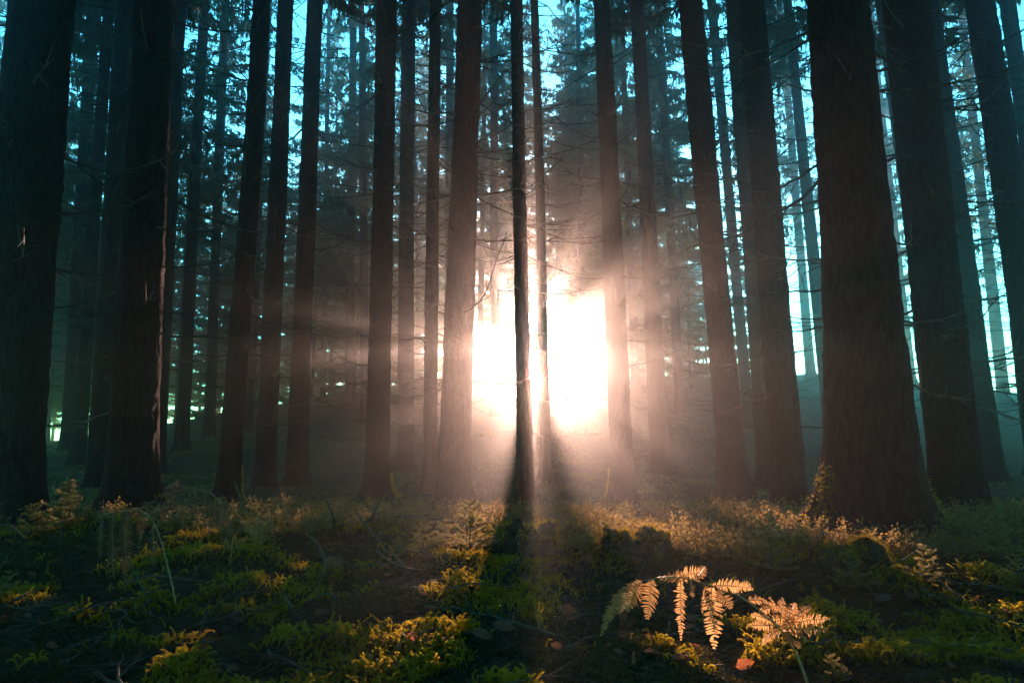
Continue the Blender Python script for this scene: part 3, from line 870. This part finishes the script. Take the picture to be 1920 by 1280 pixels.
# ------------------------------------------------------------------ ferns
def pinna(mb, P0, P1, width, sag, normal, npair, r, mat=0, narrow_base=True):
    """one side leaf of a fern: midrib with paired rounded leaflets"""
    P0 = np.array(P0); P1 = np.array(P1)
    s = np.linspace(0, 1, npair + 1)
    ax = P1 - P0; L = np.linalg.norm(ax)
    mid = P0 + ax * s[:, None] + sag[None] * (4 * s * (1 - s))[:, None] * 0.5
    T = np.gradient(mid, axis=0); T /= np.linalg.norm(T, axis=1, keepdims=True)
    n = normal / np.linalg.norm(normal)
    v, f = tube(mid, np.linspace(0.0016, 0.0006, len(mid)), 4); mb.add(v, f, 1)
    for i in range(len(s) - 1):
        u = s[i]
        w = width * (math.sin(math.pi * min(1, (u * 0.85 + 0.15))) ** 0.55) * (1 if u > .12 or not narrow_base else .7) * (1 - 0.55 * u ** 3)
        sp = L / npair
        for sd in (-1, 1):
            if r.random() < 0.04: continue
            S = np.cross(T[i], n) * sd; S /= np.linalg.norm(S) + 1e-9
            ja = .38 + r.normal(0, .13); nn = n + r.normal(0, .3, 3); d = S * math.cos(ja) + T[i] * math.sin(ja) + nn * r.uniform(-.35, .4)
            d /= np.linalg.norm(d)
            l = w * r.uniform(.85, 1.1)
            q = T[i] * sp * 0.40
            b = mid[i] + (mid[i + 1] - mid[i]) * .5
            curl = n * l * r.uniform(-.4, .15)
            a0, a1 = b - q * .8, b + q * .8
            b0, b1 = b + d * l * .35 - q, b + d * l * .35 + q
            c0, c1 = b + d * l * .72 - q * .85 + curl * .5, b + d * l * .72 + q * .8 + curl * .5
            e0 = b + d * l + curl + q * .15
            mb.add([a0, a1, b1, c1, e0, c0, b0], [(0, 1, 2, 6), (6, 2, 3, 5)], mat)
            mb.add([c0, c1, e0], [(0, 1, 2)], mat)

def fern(name, label, stem_px, depths, pinnae, mats, seed, rad=0.0042, fine=0.0072):
    """stem_px: pixels along the main stalk with their depths; each pinna: (x0,y0,d0, x1,y1,d1, width_px)"""
    r = np.random.default_rng(seed)
    S = spline([at(p[0], p[1], d) for p, d in zip(stem_px, depths)], 8)
    base = S[0].copy()
    e = empty(name, base, label, 'fern')
    mb = MB(); v, f = tube(S - base, np.linspace(rad, rad * .25, len(S)), 6); mb.add(v, f)
    mb.build('stalk', mats[1], e, smooth=True)
    for (xa, ya, da, xb, yb, db, wp) in pinnae:
        A = at(xa, ya, da) - base; B = at(xb, yb, db) - base
        L = np.linalg.norm(B - A)
        n = np.array([r.normal(0, .35), -1, 0.25 + r.normal(0, .25)])
        m = MB()
        npair = max(7, int(L / fine))
        pinna(m, A, B, wp / FPX * (da + db) / 2 * .5, np.array([0, -0.02, 0.03]) * L * 4 * r.uniform(.2, 1.2), n, npair, r)
        m.build('leaflet_frond', [mats[0], mats[1]], e)
    return e

fern('fern', 'large glowing orange fern frond arching across the lower right foreground',
     [(1524, 1310), (1508, 1262), (1488, 1215), (1464, 1180), (1427, 1146), (1385, 1116), (1335, 1098), (1280, 1083), (1225, 1084), (1180, 1096), (1150, 1128), (1133, 1175)],
     [1.95, 2.0, 2.04, 2.08, 2.12, 2.16, 2.2, 2.24, 2.27, 2.28, 2.26, 2.24],
     [(1375, 1110, 2.17, 1408, 1098, 2.3, 26), (1335, 1098, 2.2, 1412, 1104, 2.1, 30), (1305, 1090, 2.2, 1323, 1062, 2.3, 26), (1270, 1083, 2.24, 1318, 1072, 2.32, 34),
      (1290, 1085, 2.22, 1232, 1082, 2.35, 30),
      (1333, 1100, 2.2, 1339, 1216, 2.12, 44), (1345, 1105, 2.19, 1372, 1140, 2.1, 34), (1322, 1096, 2.2, 1318, 1150, 2.3, 36),
      (1276, 1086, 2.24, 1277, 1200, 2.16, 30), (1292, 1088, 2.23, 1300, 1118, 2.15, 24),
      (1222, 1084, 2.27, 1214, 1160, 2.2, 42), (1203, 1088, 2.27, 1176, 1146, 2.2, 40), (1186, 1094, 2.28, 1160, 1150, 2.35, 32),
      (1165, 1108, 2.27, 1140, 1168, 2.2, 30), (1152, 1125, 2.26, 1127, 1192, 2.2, 22), (1195, 1090, 2.28, 1158, 1112, 2.2, 24),
      (1462, 1178, 2.08, 1553, 1180, 2.0, 36), (1466, 1172, 2.08, 1556, 1160, 2.16, 34), (1468, 1182, 2.08, 1514, 1200, 1.98, 34), (1470, 1188, 2.07, 1500, 1214, 2.0, 34),
      (1455, 1170, 2.09, 1444, 1118, 2.16, 26), (1462, 1172, 2.09, 1468, 1120, 2.2, 28), (1470, 1172, 2.08, 1492, 1130, 2.15, 28), (1475, 1172, 2.08, 1520, 1135, 2.18, 30),
      (1447, 1165, 2.1, 1408, 1152, 2.05, 22), (1450, 1172, 2.09, 1404, 1172, 2.02, 24), (1458, 1180, 2.08, 1428, 1208, 2.0, 22), (1462, 1186, 2.07, 1458, 1200, 1.98, 26),
      (1425, 1145, 2.12, 1455, 1140, 2.2, 22), (1400, 1125, 2.15, 1440, 1128, 2.22, 20)],
     (M_FERN, M_FERNSTEM), 3)

fern('fern', 'withered brown fern drooping in front of the thick black left trunk',
     [(330, 1130), (318, 1075), (302, 1015), (286, 975), (262, 957), (232, 957), (205, 962), (190, 985)],
     [2.75, 2.8, 2.85, 2.9, 2.95, 3.0, 3.0, 3.0],
     [(192, 972, 3.0, 188, 1048, 2.9, 30), (212, 960, 3.0, 214, 1085, 2.95, 34), (240, 957, 3.0, 236, 1100, 3.0, 32), (268, 960, 2.95, 262, 1010, 3.1, 26),
      (288, 975, 2.9, 288, 1060, 2.85, 32), (210, 962, 3.0, 178, 975, 3.1, 26), (278, 965, 2.92, 325, 948, 2.9, 34), (262, 957, 2.95, 300, 940, 3.1, 30),
      (240, 957, 3.0, 222, 1010, 3.1, 26), (276, 965, 2.9, 258, 1030, 2.9, 26)],
     (M_FERNOLD, M_FERNSTEM), 4, 0.003, 0.0075)
fern('fern', 'pinkish-brown fern frond catching light against the foot of the thick left trunk',
     [(430, 1060), (436, 1010), (425, 960), (400, 928), (368, 916), (340, 918), (315, 940), (296, 958)],
     [3.3, 3.3, 3.3, 3.3, 3.28, 3.25, 3.2, 3.15],
     [(345, 917, 3.25, 302, 930, 3.2, 30), (360, 916, 3.27, 312, 912, 3.35, 34), (330, 925, 3.22, 306, 968, 3.15, 26), (368, 916, 3.28, 362, 968, 3.2, 30),
      (385, 920, 3.3, 384, 985, 3.25, 30), (403, 930, 3.3, 404, 992, 3.25, 30), (418, 946, 3.3, 413, 1000, 3.25, 32), (430, 975, 3.3, 424, 1030, 3.25, 26), (350, 916, 3.26, 352, 905, 3.4, 20)],
     (M_FERNOLD, M_FERNSTEM), 5, 0.003, 0.0075)
fern('fern', 'small yellowing fern in the sunlit patch right of the brown withered fern',
     [(452, 1050), (462, 1010), (480, 985), (505, 968), (520, 972)],
     [3.9, 3.9, 3.9, 3.9, 3.9],
     [(462, 1010, 3.9, 440, 1030, 3.85, 24), (470, 998, 3.9, 452, 975, 4.0, 22), (480, 985, 3.9, 478, 1022, 3.85, 24), (492, 976, 3.9, 494, 1015, 3.85, 24), (505, 968, 3.9, 510, 1000, 3.85, 22), (484, 982, 3.9, 470, 960, 3.95, 20)],
     (M_SEEDNEEDLE, M_FERNSTEM), 6, 0.0025)

# ------------------------------------------------------------------ fallen sticks and stalks
def stick(px, depths, w0, w1, label, seed, mat=M_TWIG, twigs=4, rough=.15, name='fallen_stick', cat='stick', group=None, tl=0.3):
    r = np.random.default_rng(seed)
    Q = []
    for p, d in zip(px, depths):
        if d is None:
            h = hit(p[0], p[1], 0.012); Q.append(h)
        else: Q.append(at(p[0], p[1], d))
    S = spline(Q, 7); base = S[0].copy(); S = S - base
    k = len(S)
    m = np.mean([q[1] for q in Q])
    rr = np.linspace(w0, w1, k) / FPX * m / 2 * (1 + r.normal(0, rough, k))
    mb = MB(); v, f = tube(S, rr, 6); v += r.normal(0, 0.0004, v.shape); mb.add(v, f)
    L = np.linalg.norm(np.diff(S, axis=0), axis=1).sum()
    for q in range(twigs):
        i = int(r.integers(k // 6, k - 1)); d = S[min(i + 1, k - 1)] - S[i - 1]; d /= np.linalg.norm(d) + 1e-9
        t = d * .6 + r.normal(0, .6, 3); t[2] = abs(t[2]) * .7; t /= np.linalg.norm(t)
        l = L * r.uniform(.35, 1) * tl
        kk = np.linspace(0, 1, 6)[:, None]
        v, f = tube(S[i] + t * l * kk + r.normal(0, .06, 3) * l * kk ** 2, np.linspace(rr[i] * .5, rr[i] * .2, 6), 4); mb.add(v, f)
    o = mb.build(name, mat, smooth=True); o.location = base.tolist()
    return tag(o, label, cat, group)
stick([(671, 962), (700, 1000), (742, 1043), (775, 1083), (786, 1112)], [3.6, 3.5, 3.4, 3.25, None], 4.5, 2.5, 'long sunlit stick slanting down right below the dark antler branch', 1, twigs=5)
stick([(690, 985), (697, 968), (707, 950), (713, 938), (730, 939), (742, 948)], [None, 4.4, 4.4, 4.4, 4.4, 4.4], 6, 3, 'black antler-shaped branch poking up in front of the mist', 2, twigs=5)
stick([(640, 985), (690, 975), (760, 968), (830, 975)], [4.7, 4.6, 4.6, 4.7], 6, 4, 'dark horizontal branch behind the antler-shaped one', 3, twigs=6)
stick([(578, 1002), (598, 1022), (610, 1055), (601, 1087), (580, 1114)], [3.0, 3.0, 2.95, 2.85, None], 5.5, 4, 'curved bow-shaped bare stick standing left of the fallen pale leaf', 4, twigs=0)
stick([(628, 990), (624, 966), (616, 945), (605, 927)], [None, 4.4, 4.4, 4.4], 6, 2.5, 'short black upright stick leaning left in the sunlit seedlings', 5, twigs=2, tl=.2)
stick([(536, 1118), (550, 1145), (570, 1172)], [2.7, 2.65, None], 4, 2.5, 'short reddish stick leaning on the dark moss left of centre', 6, twigs=0)
stick([(704, 1031), (730, 1050), (752, 1062), (800, 1070)], [3.2, 3.15, 3.1, None], 4, 2.5, 'knobbly stick crossing behind the long slanting sunlit stick', 7, twigs=4)
stick([(575, 1128), (610, 1112), (628, 1122), (620, 1158)], [None, 2.75, 2.7, None], 3.5, 2.5, 'thin arched stick forming a loop over the moss', 8, twigs=1)
stick([(560, 1188), (640, 1180), (730, 1170), (800, 1158)], [None, 2.55, 2.6, None], 3.5, 3, 'long low stick lying above the brightest moss patch', 9, twigs=5)
stick([(788, 1160), (870, 1140), (980, 1128), (1100, 1146)], [None, 2.8, 2.8, None], 4, 3, 'long thin stick lying across the centre foreground', 10, twigs=5)
stick([(590, 1178), (630, 1200), (690, 1232), (760, 1252)], [None, None, 2.3, None], 4, 3, 'stick with pale highlights beside the brightest moss patch', 11, twigs=5)
stick([(1272, 1232), (1310, 1243), (1360, 1238), (1405, 1222)], [2.25, 2.2, 2.2, 2.3], 4, 3, 'smooth curved twig below the hanging orange fronds', 12, twigs=1)
stick([(1235, 1192), (1290, 1186), (1345, 1180)], [None, 2.45, None], 4, 3, 'short straight twig behind the hanging orange fronds', 13, twigs=3)
stick([(1040, 1152), (1130, 1148), (1180, 1135)], [None, 2.7, None], 3.5, 2.5, 'twig at the tip of the orange fern', 14, twigs=3)
stick([(1500, 1205), (1560, 1250), (1620, 1290)], [2.3, 2.2, None], 2, 1.5, 'very thin straight pale stalk right of the fern stem', 15, twigs=0, mat=M_GRASS)
stick([(1550, 1020), (1600, 1030), (1650, 1024), (1690, 1008)], [3.5, 3.4, 3.4, 3.5], 2.5, 2, 'thin curved twig across the green mossy root humps', 16, twigs=2)
stick([(1600, 1068), (1660, 1060), (1700, 1045), (1730, 1022)], [3.3, 3.3, 3.3, 3.4], 3, 2, 'pale thin twig curving below the biggest trunk', 17, twigs=3)
stick([(440, 905), (448, 925), (459, 952)], [4.6, 4.5, 4.4], 3, 3, 'pale straight stalk glinting beside the mossy-footed leaning trunk', 18, twigs=0, mat=M_GRASS)
stick([(235, 1040), (262, 1090), (285, 1140), (320, 1160)], [2.9, 2.8, None, None], 3, 2, 'faint thin stalk in the dark lower left', 19, twigs=2)
stick([(236, 1156), (250, 1166), (266, 1168), (285, 1160)], [None, None, None, None], 5, 3, 'pale curved bit of wood glinting in the dark lower left', 20, twigs=2, mat=M_GRASS)
stick([(0, 985), (20, 985), (38, 1000), (45, 1012), (30, 1015)], [3.9, 3.9, 3.9, 3.9, None], 4, 2, 'pinkish looping root at the left edge among golden moss', 21, twigs=1)
stick([(1860, 1225), (1885, 1218), (1915, 1222), (1940, 1232)], [None, 2.4, 2.4, None], 4, 3, 'pale branching twig at the lower right edge', 22, twigs=4)
stick([(1330, 1170), (1390, 1120), (1470, 1090), (1560, 1068)], [None, 2.9, 2.9, None], 3, 2, 'slanting thin twig behind the second fern fan', 23, twigs=4)
stick([(470, 1265), (498, 1250), (512, 1240)], [None, 2.2, None], 3, 2, 'white forked twig at the bottom edge left of centre', 24, twigs=3, mat=M_GRASS)
stick([(640, 1235), (700, 1248), (760, 1250), (800, 1243)], [None, 2.25, 2.25, None], 3, 2, 'thin arching twig at the bottom left of centre', 25, twigs=2)
stick([(900, 1085), (950, 1065), (985, 1040), (1000, 1020)], [None, 3.3, 3.3, 3.4], 5, 3, 'dark twiggy stick leaning on the dark rotten stump', 26, twigs=6)

# bare shrub twigs above the brow, right of centre
def shrub(px, py, hpx, Y, label, seed, n=7):
    r = np.random.default_rng(seed)
    P = at(px, py, Y); base = np.array([P[0], Y, float(ground(P[0], Y))]); H = at(px, py - hpx, Y)[2] - base[2]
    mb = MB()
    def grow(p, d, l, rad, lv):
        k = 6; Q = [p]; dd = d.copy()
        for i in range(k):
            dd = dd + r.normal(0, .22, 3); dd /= np.linalg.norm(dd); Q.append(Q[-1] + dd * l / k)
        Q = np.array(Q); v, f = tube(Q, np.linspace(rad, rad * .4, k + 1), 4); mb.add(v, f)
        if lv < 2:
            for q in range(int(r.integers(2, 5))):
                i = int(r.integers(1, k)); t = dd * .5 + r.normal(0, .7, 3); t[2] = abs(t[2]) * .6; t /= np.linalg.norm(t); grow(Q[i], t, l * r.uniform(.3, .6), rad * .55, lv + 1)
    for i in range(n):
        d = np.array([r.normal(0, .6), r.normal(0, .4), 1.0]); d /= np.linalg.norm(d); grow(np.zeros(3), d, H * r.uniform(.7, 1.15), 0.0028, 0)
    o = mb.build('bare_shrub', M_TWIG, smooth=True); o.location = base.tolist()
    tag(o, label, 'shrub', 'bare twiggy shrubs on the brow')
shrub(1035, 990, 70, 4.9, 'bare pinkish shrub right of the trunk in front of the sun', 1)
shrub(1085, 985, 70, 4.8, 'bare pink-tipped shrub left of the dark brown branchy trunk foot', 2)
shrub(1215, 985, 85, 4.9, 'tall bare shrub between the moss-rimmed stumps and the mist', 3, 9)
shrub(1265, 990, 65, 4.8, 'bare shrub right of the tall one above the moss-rimmed stumps', 4)
shrub(1320, 1000, 60, 4.7, 'bare shrub in front of the first large grey trunk foot', 5)
shrub(1390, 1010, 85, 4.5, 'bare shrub with long whips in front of the dark leaning trunk', 6, 8)
shrub(1130, 990, 50, 5.0, 'low bare shrub at the foot of the dark brown branchy trunk', 7)
shrub(955, 985, 50, 5.0, 'low bare shrub at the foot of the trunk in front of the sun', 8)
shrub(1860, 1010, 60, 4.0, 'thin bare shrub beside the fresh green seedling at right', 9)
shrub(1530, 1050, 90, 3.6, 'wiry shrub hugging the left root of the biggest trunk', 10, 5)

# ------------------------------------------------------------------ fallen leaves
def leaf_mesh(seed):
    r = np.random.default_rng(seed); nx, ny = 13, 7
    V = []
    cu = r.uniform(.1, .5); tw = r.uniform(-.5, .5)
    for i in range(nx):
        u = i / (nx - 1); w = 0.27 * math.sin(math.pi * u ** .85) ** .9 + 0.004
        for j in range(ny):
            v = (j / (ny - 1) - .5) * 2
            ww = w * (1 + .06 * math.sin(i * 2.6))
            V.append((u - .5, v * ww * (1 + .1 * r.normal() * (abs(v) > .9)), cu * (v * ww) ** 2 * 4.5 - .05 * abs(v) + (.55 * cu + .1) * (u - .5) ** 2 + 1.6 * tw * (u - .5) * v * ww + .018 * math.sin(i * 3.1) * abs(v) + r.normal(0, .008)))
    F = [(i * ny + j, i * ny + j + 1, (i + 1) * ny + j + 1, (i + 1) * ny + j) for i in range(nx - 1) for j in range(ny - 1)]
    mb = MB(); mb.add(V, F)
    v, f = tube([(-.72, .03, .1), (-.6, .01, .06), (-.5, 0, .05)], [.012, .012, .01], 4); mb.add(v, f)
    return mb.mesh('fallen_leaf', [M_LEAF], smooth=True)
LEAVES = [leaf_mesh(i) for i in range(6)]
def leaf(px, py, wpx, label, k, upright=0.0, group='fallen beech leaves'):
    P = hit(px, py); r = np.random.default_rng(px * 7 + py)
    s = wpx / FPX * P[1]
    lift = 0.016 + upright * s * .4
    o = link_copy(LEAVES[k % 6], 'fallen_leaf', None, (P[0], P[1], P[2] + lift), (0.25 + upright * 1.1 + r.normal(0, .2), r.normal(0, .25), r.uniform(-.7, .7) + (1.57 if upright > .9 else 0)), s)
    return tag(o, label, 'leaf', group)
LF = [
 (625, 1072, 36, 'large pale mauve leaf right of the bow-shaped stick', .8), (562, 1112, 28, 'dull brown leaf at the foot of the bow-shaped stick', .3),
 (603, 1160, 32, 'orange-red leaf at the top of the brightest moss patch', .4), (785, 1212, 48, 'wide orange leaf right of the brightest moss patch', .3),
 (842, 1216, 38, 'long orange leaf touching the wide orange one', .2), (902, 1208, 44, 'mauve-brown leaf left of the pale curled leaf', .5),
 (945, 1187, 46, 'pale pinkish leaf lying in dark moss at the bottom centre', .2), (1068, 1167, 44, 'bright orange-red leaf left of the fern tip', .6),
 (770, 1156, 34, 'pinkish curled leaf on the long centre stick', .1), (800, 1124, 26, 'small orange leaf beside the thicket of lit moss', .3),
 (722, 1212, 14, 'tiny glowing orange leaf above the wide orange one', .5), (612, 1242, 24, 'brown upright leaf at the bottom right of the brightest moss patch', 1),
 (1187, 1258, 36, 'upright orange leaf standing at the bottom below the fern', 1), (1272, 1250, 24, 'small dark orange leaf at the bottom right of the upright orange one', .8),
 (1398, 1264, 36, 'rust-orange leaf at the bottom edge left of the fern stem', .6), (1172, 1197, 30, 'dark red leaf in the moss under the fern tip', .1),
 (1222, 1235, 30, 'orange leaf half buried in moss below the hanging fronds', .2), (1594, 1178, 16, 'small glowing round leaf right of the fern fans', .2),
 (1712, 1126, 44, 'orange leaf in the moss patch right of the ferns', .2), (1660, 1135, 44, 'brown leaf in shade under the right-hand moss patch', .3),
 (1860, 1065, 16, 'small orange leaf at the right edge below the fresh green seedling', .3), (1472, 1105, 24, 'upright dark red leaf behind the second fern fan', 1),
 (1560, 1200, 30, 'dark brown leaf right of the second fern fan', .9), (1715, 1242, 60, 'large dull brown leaf low in the right foreground', .1),
 (1100, 1062, 30, 'mauve leaf among the seedlings above the fern tip', .9), (985, 1095, 24, 'dark rounded leaf below the dark rotten stump', .7),
 (420, 1106, 26, 'faint brown leaf in the dark left of the bow-shaped stick', .2), (1300, 1170, 26, 'brown leaf glimpsed between two hanging fronds', .5),
 (690, 1245, 30, 'pale leaf at the bottom edge left of the wide orange leaf', .2), (1835, 1140, 26, 'dull leaf right of the right-hand moss patch', .8),
 (745, 1262, 34, 'mauve curled leaf at the bottom edge below the wide orange leaf', .3), (1045, 1225, 26, 'brown leaf in shade below the bright orange-red one', .4),
]
for k, (px, py, w, lab, up) in enumerate(LF): leaf(px, py, w, lab, k, up)
rl = np.random.default_rng(44)
for k in range(60):
    px = rl.uniform(20, 1900); py = rl.uniform(1040, 1275)
    leaf(int(px), int(py), rl.uniform(12, 26), 'small dull brown leaf scattered in the shaded moss', k, rl.uniform(0, .5), 'small scattered leaves')

# random short twigs strewn over the moss
def twig_mesh(seed):
    r = np.random.default_rng(seed); k = np.linspace(-.5, .5, 9)
    P = np.stack([k, np.cumsum(r.normal(0, .02, 9)), .05 + .12 * (.25 - k ** 2) + np.cumsum(r.normal(0, .01, 9))], -1)
    mb = MB(); v, f = tube(P, np.linspace(.010, .004, 9), 5); mb.add(v, f)
    for q in range(5):
        i = int(r.integers(1, 8)); d = np.array([.6, r.choice([-1, 1]) * .7, r.uniform(0, .5)]); l = r.uniform(.08, .3)
        v, f = tube([P[i], P[i] + d * l * .5, P[i] + d * l + r.normal(0, .03, 3)], [.005, .004, .002], 4); mb.add(v, f)
    return mb.mesh('twig', [M_TWIG], smooth=True)
TW = [twig_mesh(i) for i in range(8)]
for k in range(150):
    y = 1.9 + 5.2 * rl.random() ** 1.4; x = rl.uniform(-1, 1) * .8 * y
    L = rl.uniform(.12, .55)
    o = link_copy(TW[k % 8], 'twig', None, (x, y, float(ground(x, y)) + .004), (rl.normal(0, .08), rl.normal(0, .12), rl.uniform(0, 6.28)), (L, L, L))
    tag(o, 'thin dead twig strewn over the mossy ground', 'twig', 'twigs strewn over the moss')

# ------------------------------------------------------------------ haze
mh, th, oh = new_mat('haze')
pv = th.nodes.new('ShaderNodeVolumePrincipled')
pv.inputs['Color'].default_value = (0.93, 0.95, 0.96, 1)
pv.inputs['Density'].default_value = HAZE_DENSITY
pv.inputs['Anisotropy'].default_value = HAZE_G
th.links.new(pv.outputs[0], oh.inputs['Volume'])
hb = MB()
x0, x1, y0, y1, z0, z1 = -97, 97, -32, 84, -5.0, 33.0
hb.add([(x0, y0, z0), (x1, y0, z0), (x1, y1, z0), (x0, y1, z0), (x0, y0, z1), (x1, y0, z1), (x1, y1, z1), (x0, y1, z1)],
       [(0, 3, 2, 1), (4, 5, 6, 7), (0, 1, 5, 4), (1, 2, 6, 5), (2, 3, 7, 6), (3, 0, 4, 7)])
tag(hb.build('haze', mh), kind='stuff')
